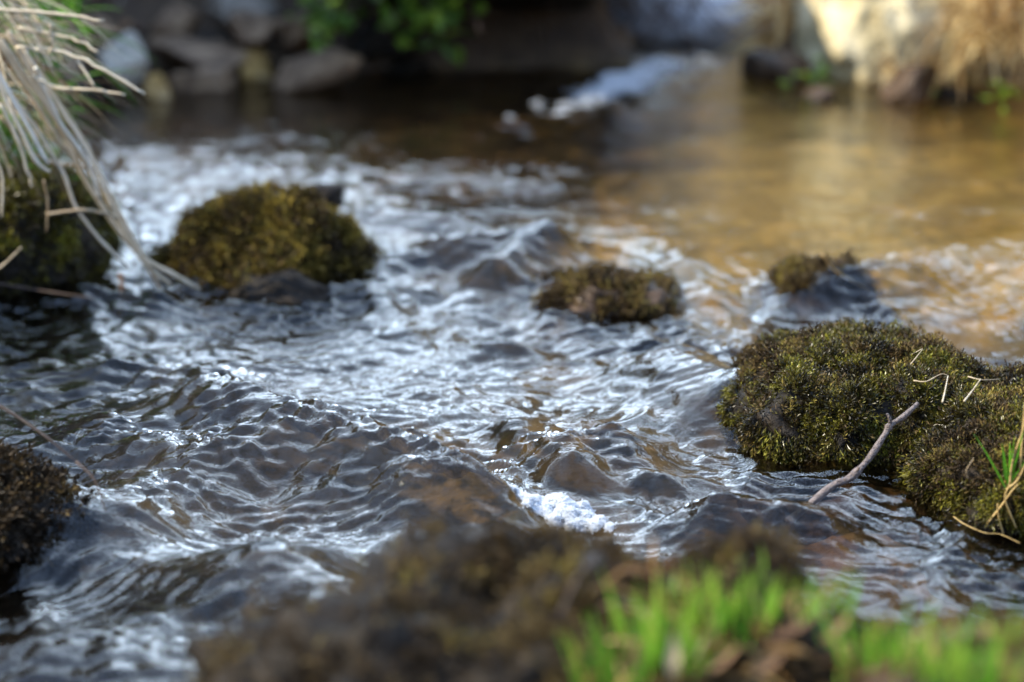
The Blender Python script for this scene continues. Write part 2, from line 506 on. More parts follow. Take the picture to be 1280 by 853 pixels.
# the mossy rock on the left and the stone at its foot
left_rock, V, Fa = rock('mossy_rock', (-0.258, 2.46, -0.03), (0.145, 0.12, 0.122), 13, M['wet_rock'], sub=5, p=1.4, rough=0.17, tilt=0.05)
tag(left_rock, 'rounded rock with golden brown moss under the tips of the dry grass', 'rock', 'mossy rocks in the stream')
moss_on(left_rock, V, Fa, 13000, M['moss_gold'], (0.009, 0.019), 1.1, zmin=0.018, seed=6, tone=0.44, spread=0.24, patch=0.35, lump=0.014)
moss_on(left_rock, V, Fa, 7000, M['moss_brown'], (0.009, 0.02), 1.4, zmin=0.012, seed=21, tone=0.3, spread=0.28, patch=0.0, lump=0.016, clump=22, name='brown_moss')
o, V, Fa = rock('foot_stone', at_z(355, 378, 0.004), (0.05, 0.035, 0.032), 15, M['wet_rock'], sub=4, rough=0.25)
tag(o, 'bare dark wet stone at the foot of the golden mossy rock', 'stone')
o, V, Fa = rock('mossy_rock', (-0.54, 2.47, 0.0), (0.098, 0.12, 0.122), 17, M['wet_rock'], sub=5, p=2.8, rough=0.12)
tag(o, 'shaded blackish rock with green moss top beneath the overhanging dry grass', 'rock', 'mossy rocks in the stream')
moss_on(o, V, Fa, 9000, M['moss'], (0.008, 0.016), 0.9, seed=8, tone=0.38, cover=lambda P, N: np.where(N[:, 2] > 0.3, 1.0, 0.25))

# rocks in the middle of the current
o, V, Fa = rock('mossy_rock', (0.10, 2.345, -0.010), (0.074, 0.06, 0.041), 19, M['brown_rock'], sub=5, p=2.6, rough=0.3, freq=2.2)
tag(o, 'brown mossy rock midstream with water parting around it and a yellow moss spot', 'rock', 'mossy rocks in the stream')
moss_on(o, V, Fa, 4500, M['moss_brown'], (0.006, 0.014), 1.0, seed=10, tone=0.42, lump=0.009, patch=0.2)
o, V, Fa = rock('mossy_rock', (0.325, 2.36, -0.016), (0.072, 0.055, 0.056), 23, M['brown_rock'], sub=5, p=1.6, rough=0.3, freq=2.2)
tag(o, 'midstream rock half drowned by a sheet of water with straw across it', 'rock', 'mossy rocks in the stream')
moss_on(o, V, Fa, 3500, M['moss_brown'], (0.006, 0.014), 0.9, seed=12, tone=0.42, lump=0.009, cover=lambda P, N: np.where((P[:, 2] > 0.022), 1.0, 0.1))
o, V, Fa = rock('small_stone', at_z(520, 327, 0.022), (0.014, 0.012, 0.01), 25, M['wet_rock'], sub=3)
tag(o, 'tiny black stone peeping out of the rapids right of the golden mossy rock', 'stone')
o, V, Fa = rock('small_stone', at_z(405, 246, 0.026), (0.024, 0.02, 0.017), 26, M['wet_rock'], sub=4, rough=0.3)
tag(o, 'small dark stone just behind the crest of the golden mossy rock', 'stone')

# the rocks at the lower edge
front_rock, V, Fa = rock('mossy_rock', (0.022, 1.15, -0.002), (0.208, 0.165, 0.130), 29, M['wet_rock'], sub=6, p=2.2, rough=0.27, freq=3.0)
tag(front_rock, 'large blurred dark mossy rock in front with the brighter green grass on it', 'rock', 'mossy rocks in the stream')
moss_on(front_rock, V, Fa, 14000, M['moss_brown'], (0.007, 0.014), 0.4, lump=0.012, patch=0.3, seed=14, tone=0.24, spread=0.2, cover=lambda P, N: sst(-0.10, 0.04, P[:, 0]) + 0.3)
FRONT_TOP = lambda px, py, y=1.25: at_y(px, py, y)
o, V, Fa = rock('earthy_rock', (0.25, 1.02, 0.0), (0.115, 0.11, 0.142), 31, M['brown_rock'], sub=4, p=2.3, rough=0.15)
tag(o, 'earth covered rock in the bottom corner littered with brown leaves and grass', 'rock')
moss_on(o, V, Fa, 5000, M['moss_brown'], (0.007, 0.013), 0.4, seed=16, tone=0.5)
o, V, Fa = rock('root_bound_rock', (-0.408, 1.60, -0.012), (0.095, 0.068, 0.068), 33, M['wet_rock'], sub=5, p=2.0, rough=0.18)
tag(o, 'dark rooty rock at the water edge below the thin dark twig', 'rock')
moss_on(o, V, Fa, 5000, M['moss_brown'], (0.008, 0.016), 1.2, seed=18, tone=0.08, spread=0.15, patch=0.9, lump=0.01)

# ------------------------------------------------------------------ water
wx = np.arange(-1.3, 1.5, 0.0036)
ys, s = [0.2, 0.23, 0.26, 0.29, 0.32, 0.35, 0.38, 0.41, 0.44, 0.46, 0.48, 0.50, 0.51, 0.52, 0.53, 0.54, 0.55], 0.0048
while ys[-1] < 5.9:
    y = ys[-1]
    s = 0.0034 if 1.4 < y < 2.3 else (0.005 if y <= 1.4 else 0.0034 + (y - 2.3) * 0.0042)
    ys.append(y + s)
wy = np.array(ys)
WX, WY = np.meshgrid(wx, wy)


def hump(px0, py0, px1, py1, width, h, sharp=1.0, z=0.0):
    """A swell along the line between two spots of the stream (a stone lies under it)."""
    a, b = at_z(px0, py0, z)[:2], at_z(px1, py1, z)[:2]
    d = b - a
    ll = np.hypot(*d)
    d = d / ll
    u = (WX - a[0]) * d[0] + (WY - a[1]) * d[1]
    v = -(WX - a[0]) * d[1] + (WY - a[1]) * d[0]
    e = np.maximum(np.maximum(-u, u - ll), 0)
    vv = np.where(v > 0, v / (width * sharp), v / width)
    return h * np.exp(-(vv ** 2) - (e / width) ** 2)


level = 0.024 * sst(2.18, 2.5, WY) + 0.03 * sst(3.6, 4.1, WY) - 0.015 * sst(1.76, 1.45, WY + 0.05 * WX)
big = (hump(290, 530, 565, 624, 0.07, 0.041, 0.35) + hump(845, 480, 905, 520, 0.055, 0.034)
       + hump(640, 545, 655, 560, 0.022, 0.016) + hump(700, 580, 720, 600, 0.034, 0.026) + hump(770, 570, 790, 585, 0.024, 0.02)
       + hump(815, 610, 830, 612, 0.02, 0.014) + hump(560, 350, 660, 345, 0.045, 0.026) + hump(1030, 390, 1125, 378, 0.042, 0.026, 0.8) + hump(620, 372, 690, 352, 0.03, 0.028) + hump(850, 365, 890, 390, 0.03, 0.012)
       + hump(850, 350, 870, 365, 0.03, 0.007) + hump(900, 655, 1010, 668, 0.035, 0.028) + hump(130, 560, 250, 600, 0.05, 0.018)
       + hump(60, 700, 330, 730, 0.06, 0.016) + hump(350, 760, 420, 800, 0.08, 0.045) + hump(620, 445, 650, 450, 0.03, 0.016)
       + hump(150, 470, 260, 480, 0.03, 0.014) + hump(480, 300, 560, 310, 0.04, 0.015) + hump(1190, 350, 1280, 330, 0.06, 0.012)
       + hump(20, 780, 200, 850, 0.05, 0.015) + hump(20, 665, 150, 660, 0.06, 0.03))
# flow-warped coordinates
wpx = WX + 0.035 * noise2(WX * 5, WY * 5, 61) + 0.012 * noise2(WX * 14, WY * 14, 62)
wpy = WY + 0.035 * noise2(WX * 5, WY * 5, 63) + 0.012 * noise2(WX * 14, WY * 14, 64)
mid = 0.0065 * noise2(wpx * 6.5, wpy * 7.5, 65) + 0.0034 * noise2(wpx * 14, wpy * 17, 66)
ridge = (0.5 - np.abs(noise2(wpx * 26, wpy * 22, 67))) * 0.0020
far_r = 0.006 * sst(2.9, 3.4, WY) * noise2(wpx * 11, wpy * 30, 70)
mid = mid * (1 - 0.6 * sst(2.9, 3.4, WY)) + far_r
fine = (1 + 0.25 * sst(1.8, 2.1, WY)) * 0.0017 * noise2(wpx * 40, wpy * 46, 68) + 0.0009 * noise2(wpx * 95, wpy * 88, 69)


def train(ax, ay, lam, seed, amp):
    """Ripples that run in parallel lines, bent and fading in and out."""
    ph = (WX * ax + WY * ay) + 0.05 * noise2(WX * 6, WY * 6, seed) + 0.018 * noise2(WX * 17, WY * 17, seed + 1)
    env = sst(-0.1, 0.5, noise2(WX * 7, WY * 7, seed + 2))
    sn = np.sin(2 * np.pi * ph / lam)
    return amp * env * (sn + 0.3 * np.abs(sn))


tr_ = (train(0.35, 0.94, 0.021, 71, 0.0010) + train(-0.4, 0.92, 0.018, 75, 0.0008) + train(0.75, 0.66, 0.022, 79, 0.0008)
       + train(0.1, 1.0, 0.027, 83, 0.0010))
# calmer pool on the right upstream, livelier rapids elsewhere
calm = sst(2.42, 2.62, WY) * sst(-0.06, 0.12, WX - 0.10 * (WY - 2.6))
calm = np.clip(calm * (0.92 + 0.4 * noise2(WX * 1.6, WY * 5.0, 91)), 0, 1)
far_left = sst(2.95, 3.4, WY + 0.35 * WX + 0.12 * noise2(WX * 3, WY * 3, 93)) * sst(0.15, -0.1, WX)
act = (1 - 0.88 * calm) * (1 - 0.74 * far_left) * (0.66 + 0.7 * sst(-0.4, 0.45, noise2(WX * 2.6, WY * 4.2, 92)))
act = act * (1 + 0.25 * sst(2.3, 2.0, WY))
cas = np.exp(-(((WX - (0.27 - 0.5 * (3.98 - WY))) / 0.11) ** 2)) * sst(3.3, 3.5, WY) * sst(4.15, 4.0, WY)
act = act + 1.1 * cas
lee = 1 - 0.35 * np.clip(big / 0.03, 0, 1)
collar = 0
for cx_, cy_, rx_, ry_ in ((0.295, 1.905, 0.1, 0.122), (0.447, 1.77, 0.127, 0.14), (-0.25, 2.47, 0.12, 0.11), (-0.54, 2.47, 0.1, 0.12),
                           (0.10, 2.345, 0.06, 0.056), (0.322, 2.36, 0.055, 0.05), (-0.425, 1.6, 0.095, 0.07)):
    e_ = (np.hypot((WX - cx_) / rx_, (WY - cy_) / ry_) - 1) * min(rx_, ry_)
    upst = np.clip(0.55 + 0.6 * (WY - cy_) / ry_, 0.25, 1)
    collar = collar + 0.010 * upst * np.exp(-(np.maximum(e_, 0) / 0.014) ** 2)
    # the wake trails towards the camera as a folded V
    u_ = cy_ - ry_ * 0.6 - WY
    v_ = np.abs(WX - cx_) - rx_ * 0.75 - 0.32 * u_
    collar = collar + 0.0055 * np.exp(-(v_ / 0.014) ** 2) * sst(0, 0.04, u_) * sst(0.3, 0.05, u_)
tongue = np.clip(big / 0.028, 0, 1)
streak = 0.0016 * tongue * (noise2(wpx * 34 + 0.3 * wpy * 34, wpy * 30, 111) + 0.6 * noise2(wpx * 70, wpy * 62, 112))
WZ = level + big + collar + streak + act * (mid * lee + ridge * lee + fine + tr_)
nx, ny = len(wx), len(wy)
idx = np.arange(nx * ny).reshape(ny, nx)
F = np.stack([idx[:-1, :-1], idx[:-1, 1:], idx[1:, 1:], idx[1:, :-1]], -1).reshape(-1, 4)
water = mesh_np('stream_water', np.stack([WX, WY, WZ], -1).reshape(-1, 3), F, M['water'])
water['kind'] = 'structure'


def water_z(x, y):
    i = np.clip(np.searchsorted(wx, x), 0, nx - 1)
    j = np.clip(np.searchsorted(wy, y), 0, ny - 1)
    return WZ[j, i]


# ------------------------------------------------------------------ foam
def bubbles(name, pts, rad, label):
    bm = bmesh.new()
    bmesh.ops.create_icosphere(bm, subdivisions=1, radius=1)
    SV = np.array([v.co[:] for v in bm.verts]); SF = np.array([[v.index for v in f.verts] for f in bm.faces])
    bm.free()
    n = len(pts)
    V = (SV[None] * rad[:, None, None] + pts[:, None, :]).reshape(-1, 3)
    Fb = (SF[None] + (np.arange(n) * len(SV))[:, None, None]).reshape(-1, 3)
    o = mesh_np(name, V, Fb, M['foam'])
    o['kind'] = 'stuff'
    tag(o, label, 'foam')
    return o


def froth(name, x0, x1, y0, y1, step, mask, height, label, sheet=True, count=24000):
    """A torn sheet of froth riding on the water: closed lumps with holes where the mask is low, topped by fine bubbles."""
    xs_, ys_ = np.arange(x0, x1, step), np.arange(y0, y1, step)
    PX, PY = np.meshgrid(xs_, ys_)
    m = mask(PX, PY)
    base = water_z(PX, PY)
    kx = np.ones(5) / 5
    for _ in range(2):
        base = np.apply_along_axis(lambda q: np.convolve(np.pad(q, 2, 'edge'), kx, 'valid'), 0, base)
        base = np.apply_along_axis(lambda q: np.convolve(np.pad(q, 2, 'edge'), kx, 'valid'), 1, base)
    lump = 0.5 + 0.6 * noise2(PX / (step * 16), PY / (step * 16), 121) + 0.22 * noise2(PX / (step * 7), PY / (step * 7), 122)
    hz = base + 0.0006 + height * np.clip(m, 0, 1) ** 0.6 * (0.3 + 0.8 * np.clip(lump, 0, 1.3))
    n0 = len(xs_)
    ii = np.arange(PX.size).reshape(PX.shape)
    ok = (m[:-1, :-1] > 0) & (m[:-1, 1:] > 0) & (m[1:, 1:] > 0) & (m[1:, :-1] > 0)
    q = np.stack([ii[:-1, :-1], ii[:-1, 1:], ii[1:, 1:], ii[1:, :-1]], -1)[ok]
    used = np.unique(q)
    remap = np.full(PX.size, -1); remap[used] = np.arange(len(used))
    V = np.stack([PX, PY, hz], -1).reshape(-1, 3)[used]
    bm = bmesh.new()
    bmesh.ops.create_icosphere(bm, subdivisions=1, radius=1)
    SV = np.array([v.co[:] for v in bm.verts]); SF = np.array([[v.index for v in f.verts] for f in bm.faces])
    bm.free()
    k = min(len(used) * 3, count)
    pick = RNG.integers(0, len(used), k)
    P = V[pick] + RNG.normal(size=(k, 3)) * step * np.array([2.2, 2.2, 1.2])
    r_ = step * (0.5 + 1.1 * RNG.random(k) ** 3)
    BV = (SV[None] * r_[:, None, None] + P[:, None]).reshape(-1, 3)
    BF = (SF[None] + (np.arange(k) * len(SV))[:, None, None]).reshape(-1, 3) + len(V)
    if not sheet:
        o = mesh_np(name, BV, [BF - len(V)], M['foam'])
    else:
        o = mesh_np(name, np.vstack([V, BV]), [remap[q], BF], M['foam'])
    o['kind'] = 'stuff'
    return tag(o, label, 'foam')


c0 = at_z(688, 640, 0.0)


def foam_mask(x, y):
    d = ((x - c0[0] - 0.006) / 0.026) ** 2 + ((y - c0[1]) / 0.022) ** 2 + 0.9 * (x - c0[0]) * (y - c0[1]) / (0.026 * 0.022)
    return np.exp(-d) * 1.6 - 0.25 * np.maximum(d - 1.2, 0) - 0.55 + 0.55 * noise2(x * 70, y * 60, 123) + 0.5 * noise2(x * 170, y * 140, 124)


froth('foam', c0[0] - 0.07, c0[0] + 0.07, c0[1] - 0.05, c0[1] + 0.05, 0.00055, foam_mask, 0.010, 'bright white bubbling foam behind the front mossy rock')


def cascade_mask(x, y):
    t = np.clip((3.98 - y) / 0.42, -0.2, 1.4)
    xc = 0.27 - 0.21 * t
    w_ = 0.032 + 0.028 * t
    d = ((x - xc) / w_) ** 2
    along = sst(-0.15, 0.05, t) * sst(1.35, 0.7, t)
    core = np.exp(-((t - 0.38) / 0.3) ** 2)
    fl = noise2(x * 22 + y * 12, y * 13 - x * 6, 125)
    fleck = noise2(x * 75 + y * 20, y * 42, 126) + 0.6 * noise2(x * 160, y * 90, 127)
    return np.exp(-d) * along * (0.25 + 0.75 * core) - 0.55 - 0.10 * np.maximum(d - 0.9, 0) - 1.5 * np.maximum(t - 0.95, 0) + 0.40 * fl + 0.62 * fleck


froth('cascade_foam', -0.25, 0.42, 3.42, 4.06, 0.0018, cascade_mask, 0.014, 'blurred white water tumbling out of the dark hollow', sheet=False, count=4200)


# ------------------------------------------------------------------ tubes and blades
def smooth_path(P, per=6):
    P = np.asarray(P, float)
    if len(P) < 3:
        return np.stack([P[0] + (P[-1] - P[0]) * t for t in np.linspace(0, 1, per + 1)])
    Q = np.vstack([2 * P[0] - P[1], P, 2 * P[-1] - P[-2]])
    out = []
    for i in range(1, len(Q) - 2):
        for t in np.linspace(0, 1, per, endpoint=False):
            p0, p1, p2, p3 = Q[i - 1:i + 3]
            out.append(0.5 * (2 * p1 + (p2 - p0) * t + (2 * p0 - 5 * p1 + 4 * p2 - p3) * t * t + (3 * p1 - p0 - 3 * p2 + p3) * t ** 3))
    out.append(P[-1])
    return np.array(out)


def tube_arrays(P, R, sides=7):
    P = np.asarray(P, float)
    T = np.gradient(P, axis=0); T /= np.linalg.norm(T, axis=1)[:, None] + 1e-12
    up = np.array([0.13, 0.21, 0.97])
    S = np.cross(T, up); S /= np.linalg.norm(S, axis=1)[:, None] + 1e-9
    W = np.cross(S, T)
    th = np.linspace(0, 2 * np.pi, sides, endpoint=False)
    R = np.asarray(R, float)
    V = P[:, None] + (S[:, None] * np.cos(th)[None, :, None] + W[:, None] * np.sin(th)[None, :, None]) * R[:, None, None]
    n = len(P)
    i = np.arange(n * sides).reshape(n, sides)
    F = np.stack([i[:-1], np.roll(i[:-1], -1, 1), np.roll(i[1:], -1, 1), i[1:]], -1).reshape(-1, 4)
    V = V.reshape(-1, 3)
    base = len(V)
    V = np.vstack([V, P[0], P[-1]])
    c1 = np.stack([np.roll(i[0], -1), i[0], np.full(sides, base)], -1)
    c2 = np.stack([i[-1], np.roll(i[-1], -1), np.full(sides, base + 1)], -1)
    return V, F, np.vstack([c1, c2])


class Bag:
    """Collects tubes, blades and leaves and links them as one mesh."""
    def __init__(s):
        s.V, s.Q, s.T, s.C, s.n = [], [], [], [], 0

    def add(s, V, Q=None, T=None, tone=0.5):
        s.V.append(V)
        if Q is not None and len(Q):
            s.Q.append(np.asarray(Q) + s.n)
        if T is not None and len(T):
            s.T.append(np.asarray(T) + s.n)
        s.C.append(np.broadcast_to(np.asarray(tone, float), (len(V),)))
        s.n += len(V)

    def tube(s, P, R, tone=0.5, sides=6):
        V, Q, T = tube_arrays(P, R, sides)
        s.add(V, Q, T, tone)

    def blade(s, base, d, length, width, bend=0.5, tone=0.5, seg=6, side=None):
        d = np.asarray(d, float) / np.linalg.norm(d)
        if side is None:
            side = np.cross(d, (0.3, 0.5, 0.8)) if abs(d[2]) > 0.8 else np.cross(d, (0, 0, 1))
            a = RNG.uniform(0, 2 * np.pi)
            q = np.cross(d, side)
            side = side * math.cos(a) + q * math.sin(a)
        side = side / np.linalg.norm(side)
        nrm = np.cross(side, d)
        p, V = np.array(base, float), []
        dd = d.copy()
        for i in range(seg + 1):
            t = i / seg
            w = width * (1 - t ** 2.2) * (0.7 + 0.3 * min(1, t * 4)) + 0.00008
            V += [p - side * w, p + nrm * w * 0.25, p + side * w]
            dd = dd + np.array([0, 0, -bend / seg]) * (0.4 + t)
            dd /= np.linalg.norm(dd)
            p = p + dd * length / seg
        V = np.array(V)
        Q = []
        for i in range(seg):
            a = i * 3
            Q += [[a, a + 1, a + 4, a + 3], [a + 1, a + 2, a + 5, a + 4]]
        s.add(V, Q, None, np.clip(tone + np.repeat(np.linspace(-0.12, 0.12, seg + 1), 3), 0, 1))

    def leaf(s, base, d, nrm, length, width, curl=0.3, tone=0.5, seg=6):
        d = np.asarray(d, float) / np.linalg.norm(d)
        side = np.cross(d, nrm); side /= np.linalg.norm(side)
        nrm = np.cross(side, d)
        V = []
        for i in range(seg + 1):
            t = i / seg
            w = width * math.sin(math.pi * min(0.985, t * 0.96 + 0.03)) ** 0.8 * (1.15 - 0.4 * t)
            c = np.array(base) + d * length * t + nrm * (curl * length * (t * t - 0.4 * t))
            lift = nrm * w * 0.45 * (1 + curl)
            V += [c - side * w + lift, c - side * w * 0.5 + lift * 0.3, c, c + side * w * 0.5 + lift * 0.3, c + side * w + lift]
        Q = []
        for i in range(seg):
            for k in range(4):
                a = i * 5 + k
                Q.append([a, a + 1, a + 6, a + 5])
        s.add(np.array(V), Q, None, tone)

    def build(s, name, mat, parent=None, loc=None, smooth=True):
        V = np.vstack(s.V)
        if loc is not None:
            V = V - np.array(loc)
        F = []
        if s.Q:
            F.append(np.vstack(s.Q))
        if s.T:
            F.append(np.vstack(s.T))
        C = np.concatenate(s.C)
        o = mesh_np(name, V, F, mat, np.stack([C] * 3, -1), smooth=smooth, parent=parent)
        if loc is not None and parent is None:
            o.location = loc
        return o


# ------------------------------------------------------------------ the grey twig leaning on the right rock
tw = empty('twig', at_z(998, 643, 0.0))
TP = smooth_path([at_y(985, 652, 1.648), at_y(1005, 637, 1.66), at_y(1040, 608, 1.675), at_y(1062, 598, 1.68), at_y(1085, 575, 1.69),
                  at_y(1105, 545, 1.705), at_y(1113, 532, 1.71), at_y(1128, 522, 1.715), at_y(1147, 505, 1.73)], 7)
kn = np.linspace(0, 1, len(TP))
TR = (0.0031 - 0.0011 * kn) * (1 + 0.12 * np.sin(kn * 37) + 0.35 * np.exp(-((kn - 0.42) / 0.02) ** 2) + 0.4 * np.exp(-((kn - 0.72) / 0.018) ** 2) + 0.3 * np.exp(-((kn - 0.3) / 0.015) ** 2))
bg = Bag(); bg.tube(TP, TR, 0.5, 10)
bg.build('stem', M['twig'], tw, tw.location[:])
bg = Bag(); i0 = int(0.74 * len(TP))
bg.tube(smooth_path([TP[i0], TP[i0] + np.array([-0.001, -0.002, 0.006]), TP[i0] + np.array([-0.0035, -0.002, 0.010])], 4), np.linspace(0.0017, 0.0009, 9), 0.55, 7)
bg.build('side_shoot', M['twig'], tw, tw.location[:])
bg = Bag(); i0 = int(0.42 * len(TP))
bg.tube(smooth_path([TP[i0], TP[i0] + np.array([0.002, -0.002, 0.004]), TP[i0] + np.array([0.0025, -0.003, 0.0065])], 4), np.linspace(0.0014, 0.0007, 9), 0.4, 7)
bg.build('side_shoot', M['twig'], tw, tw.location[:])
tag(tw, 'crooked grey brown twig sloping from the water up onto the mossy rock', 'twig')


def straw(P, r, tone, label, mat='straw', name='straw', per=6, cat='straw', group=None):
    P = smooth_path(P, per)
    loc = P[len(P) // 2]
    b = Bag(); b.tube(P, np.linspace(r, r * 0.45, len(P)) * (0.9 + 0.15 * np.sin(np.arange(len(P)) * 1.7)), tone - 0.1, 6)
    o = b.build(name, M[mat], None, loc)
    return tag(o, label, cat, group)


G = 'loose straws lying on the mossy rocks'
straw([at_y(1126, 448, 1.86), at_y(1140, 443, 1.855), at_y(1153, 436, 1.85)], 0.0006, 0.75, 'pale straw on top of the twig rock making one leg of a small V', group=G)
straw([at_y(1138, 456, 1.84), at_y(1146, 446, 1.84), at_y(1153, 437, 1.845)], 0.0006, 0.7, 'pale straw leaning up to meet another straw on the twig rock', group=G)
straw([at_y(1142, 476, 1.75), at_y(1158, 477, 1.745), at_y(1176, 468, 1.75), at_y(1186, 470, 1.75)], 0.0007, 0.6, 'bent tan straw lying level above the twig tip', group=G)
straw([at_y(1178, 503, 1.69), at_y(1181, 490, 1.70), at_y(1185, 470, 1.72)], 0.0008, 0.8, 'upright pale straw on the moss just right of the twig tip', group=G)
straw([at_y(1205, 502, 1.69), at_y(1215, 489, 1.70), at_y(1226, 474, 1.71)], 0.0008, 0.8, 'slanting pale straw on the edge rock beside the upright one', group=G)
straw([at_y(1210, 471, 1.72), at_y(1228, 475, 1.71), at_y(1250, 474, 1.72)], 0.0006, 0.65, 'thin straw lying level on the edge rock crest', group=G)
straw([at_y(1210, 599, 1.625), at_y(1208, 588, 1.622), at_y(1214, 578, 1.622), at_y(1217, 572, 1.63)], 0.0006, 0.5, 'small hooked brown straw hanging on the face of the edge rock', group=G)
straw([at_z(1192, 646, 0.006), at_z(1205, 655, 0.007), at_z(1230, 666, 0.006), at_z(1250, 668, 0.006), at_z(1275, 679, 0.006)], 0.00045, 0.75, 'golden straw floating along the foot of the edge rock', 'rust_straw')
straw([at_y(1028, 318, 2.33), at_y(1040, 335, 2.335), at_y(1062, 350, 2.33), at_y(1086, 362, 2.32)], 0.0018, 0.6, 'tan straw lying across the half drowned midstream rock', 'rust_straw')

# small tuft with yellow stalks on the edge rock
tf = empty('grass_tuft', at_y(1258, 610, 1.63))
bg = Bag()
for (x1, y1, x2, y2) in ((1258, 612, 1217, 546), (1262, 606, 1268, 548), (1262, 610, 1280, 540), (1258, 600, 1252, 560), (1265, 600, 1300, 560), (1260, 605, 1275, 570), (1262, 600, 1262, 556)):
    A, B = at_y(x1, y1, 1.628), at_y(x2, y2, 1.612)
    bg.blade(A, B - A + np.array([0, 0, 0.008]), np.linalg.norm(B - A) * 1.05, 0.0015, 0.25, 0.62)
bg.build('green_blades', M['grass'], tf, tf.location[:])
bg = Bag()
for pts in (((1234, 655), (1252, 632), (1264, 615), (1272, 606)), ((1262, 606), (1266, 575), (1278, 540), (1282, 520)), ((1270, 660), (1262, 640), (1256, 622), (1262, 606)),
            ((1254, 668), (1248, 645), (1247, 630)), ((1258, 612), (1272, 600), (1284, 575)), ((1275, 590), (1279, 530), (1282, 500))):
    bg.tube(smooth_path([at_y(x, y, 1.622 - 0.003 * i) for i, (x, y) in enumerate(pts)], 5), np.linspace(0.0008, 0.0005, (len(pts) - 1) * 5 + 1), 0.7)
bg.build('yellow_stalks', M['rust_straw'], tf, tf.location[:])
tag(tf, 'small tuft of green blades and yellow stalks on the edge rock face', 'grass')

# moss sprig on the top of the right rock
# ------------------------------------------------------------------ thin dark twig on the left
straw([at_y(-30, 490, 1.60), at_y(20, 520, 1.585), at_y(60, 548, 1.57), at_y(95, 577, 1.56)], 0.0016, 0.35, 'thin dark twig drooping over the water at the edge of the picture', 'root', 'thin_twig', cat='twig')
straw([at_y(95, 577, 1.56), at_y(118, 600, 1.55), at_y(132, 640, 1.54)], 0.001, 0.7, 'fine reddish root hanging into the water below the thin dark twig', 'root', 'root', cat='root')
straw([at_y(151, 343, 2.36), at_y(153, 362, 2.35), at_y(151, 384, 2.345)], 0.0035, 0.85, 'short reddish root standing in the water between the two mossy rocks', 'root', 'root', cat='root')
straw([at_y(-20, 352, 2.33), at_y(40, 362, 2.32), at_y(118, 373, 2.30)], 0.0022, 0.5, 'brown stem lying level at the foot of the shaded rock', 'root', 'fallen_stem', cat='stem')
straw([at_y(-15, 347, 2.24), at_y(8, 328, 2.24), at_y(27, 309, 2.24)], 0.0016, 0.7, 'short pale straw poking in front of the shaded rock', cat='straw')

# ------------------------------------------------------------------ overhanging dry grass at the left
dg = empty('dry_grass_clump', at_y(-10, 110, 2.32))
loc = np.array(dg.location)
stems = [
    ([(10, 40), (60, 130), (110, 230), (172, 315), (250, 362)], 2.28, 2.36, 0.0030, 0.72),
    ([(0, 50), (70, 150), (118, 222), (178, 325), (213, 356)], 2.26, 2.34, 0.0028, 0.65),
    ([(30, 70), (100, 170), (146, 260), (186, 335), (201, 362)], 2.30, 2.36, 0.0025, 0.65),
    ([(20, 60), (60, 62), (98, 72), (130, 88), (181, 118)], 2.25, 2.22, 0.0019, 0.7),
    ([(40, 95), (72, 110), (110, 112), (157, 119)], 2.26, 2.23, 0.0018, 0.65),
    ([(-10, 12), (40, 15), (90, 20), (129, 27)], 2.24, 2.22, 0.0021, 0.65),
    ([(20, 35), (75, 45), (100, 52), (123, 66)], 2.27, 2.25, 0.0017, 0.65),
    ([(96, 76), (108, 92), (117, 107)], 2.24, 2.23, 0.0015, 0.7),
    ([(58, 268), (100, 263), (128, 266), (150, 274)], 2.28, 2.28, 0.0018, 0.45),
    ([(55, 225), (60, 260), (58, 290)], 2.27, 2.27, 0.001, 0.4),
    ([(-5, 95), (30, 140), (70, 200), (105, 275), (160, 335)], 2.24, 2.30, 0.0021, 0.8),
    ([(-15, 80), (10, 130), (45, 200), (62, 215)], 2.22, 2.25, 0.0024, 0.95),
    ([(-20, 60), (5, 105), (30, 150), (60, 205)], 2.21, 2.24, 0.0026, 1.0),
    ([(0, 130), (20, 170), (35, 215), (40, 235)], 2.22, 2.24, 0.0017, 0.8),
    ([(-4, 200), (3, 225), (2, 272)], 2.24, 2.24, 0.0014, 0.75),
    ([(30, 60), (60, 110), (85, 150), (122, 212), (140, 262)], 2.27, 2.30, 0.002, 0.8),
    ([(45, 85), (50, 100), (80, 160), (108, 200), (125, 250)], 2.25, 2.29, 0.0022, 0.9),
    ([(62, 30), (66, 55), (60, 68), (45, 62)], 2.24, 2.24, 0.0013, 0.6),
    ([(-10, 40), (40, 120), (78, 180), (95, 205)], 2.25, 2.29, 0.002, 0.6),
    ([(0, 145), (40, 190), (75, 206), (125, 210)], 2.26, 2.30, 0.0015, 0.45),
]
for pts, y0, y1, r, tone in stems:
    yy = np.linspace(y0, y1, len(pts))
    P = smooth_path([at_y(x, y, q) for (x, y), q in zip(pts, yy)], 6)
    P = P + 0.0012 * np.stack([noise2(np.arange(len(P)) * 0.4, np.full(len(P), r * 9999 + i), 5) for i in range(3)], -1)
    b = Bag(); b.tube(P, np.linspace(r, r * 0.75, len(P)) * (1 + 0.15 * (np.arange(len(P)) % 7 == 0)), tone, 7)
    b.build('stem', M['straw'], dg, loc)
bg = Bag()
for i in range(150):
    x0, y0 = RNG.uniform(-70, 30), RNG.uniform(-40, 130)
    dpt = RNG.uniform(2.24, 2.44)
    A = at_y(x0, y0, dpt)
    L_ = RNG.uniform(0.05, 0.17)
    d = np.array([RNG.uniform(0.15, 0.75), RNG.uniform(-0.3, 0.3), RNG.uniform(-0.75, 0.15)])
    bg.blade(A, d, L_, RNG.uniform(0.0005, 0.0013), RNG.uniform(0.3, 1.1), np.clip(RNG.normal(0.45, 0.28), 0, 1), 7)
bg.build('dry_blades', M['straw'], dg, loc)
tag(dg, 'overhanging clump of dry bleached grass stems drooping toward the water', 'grass')
bg = Bag()
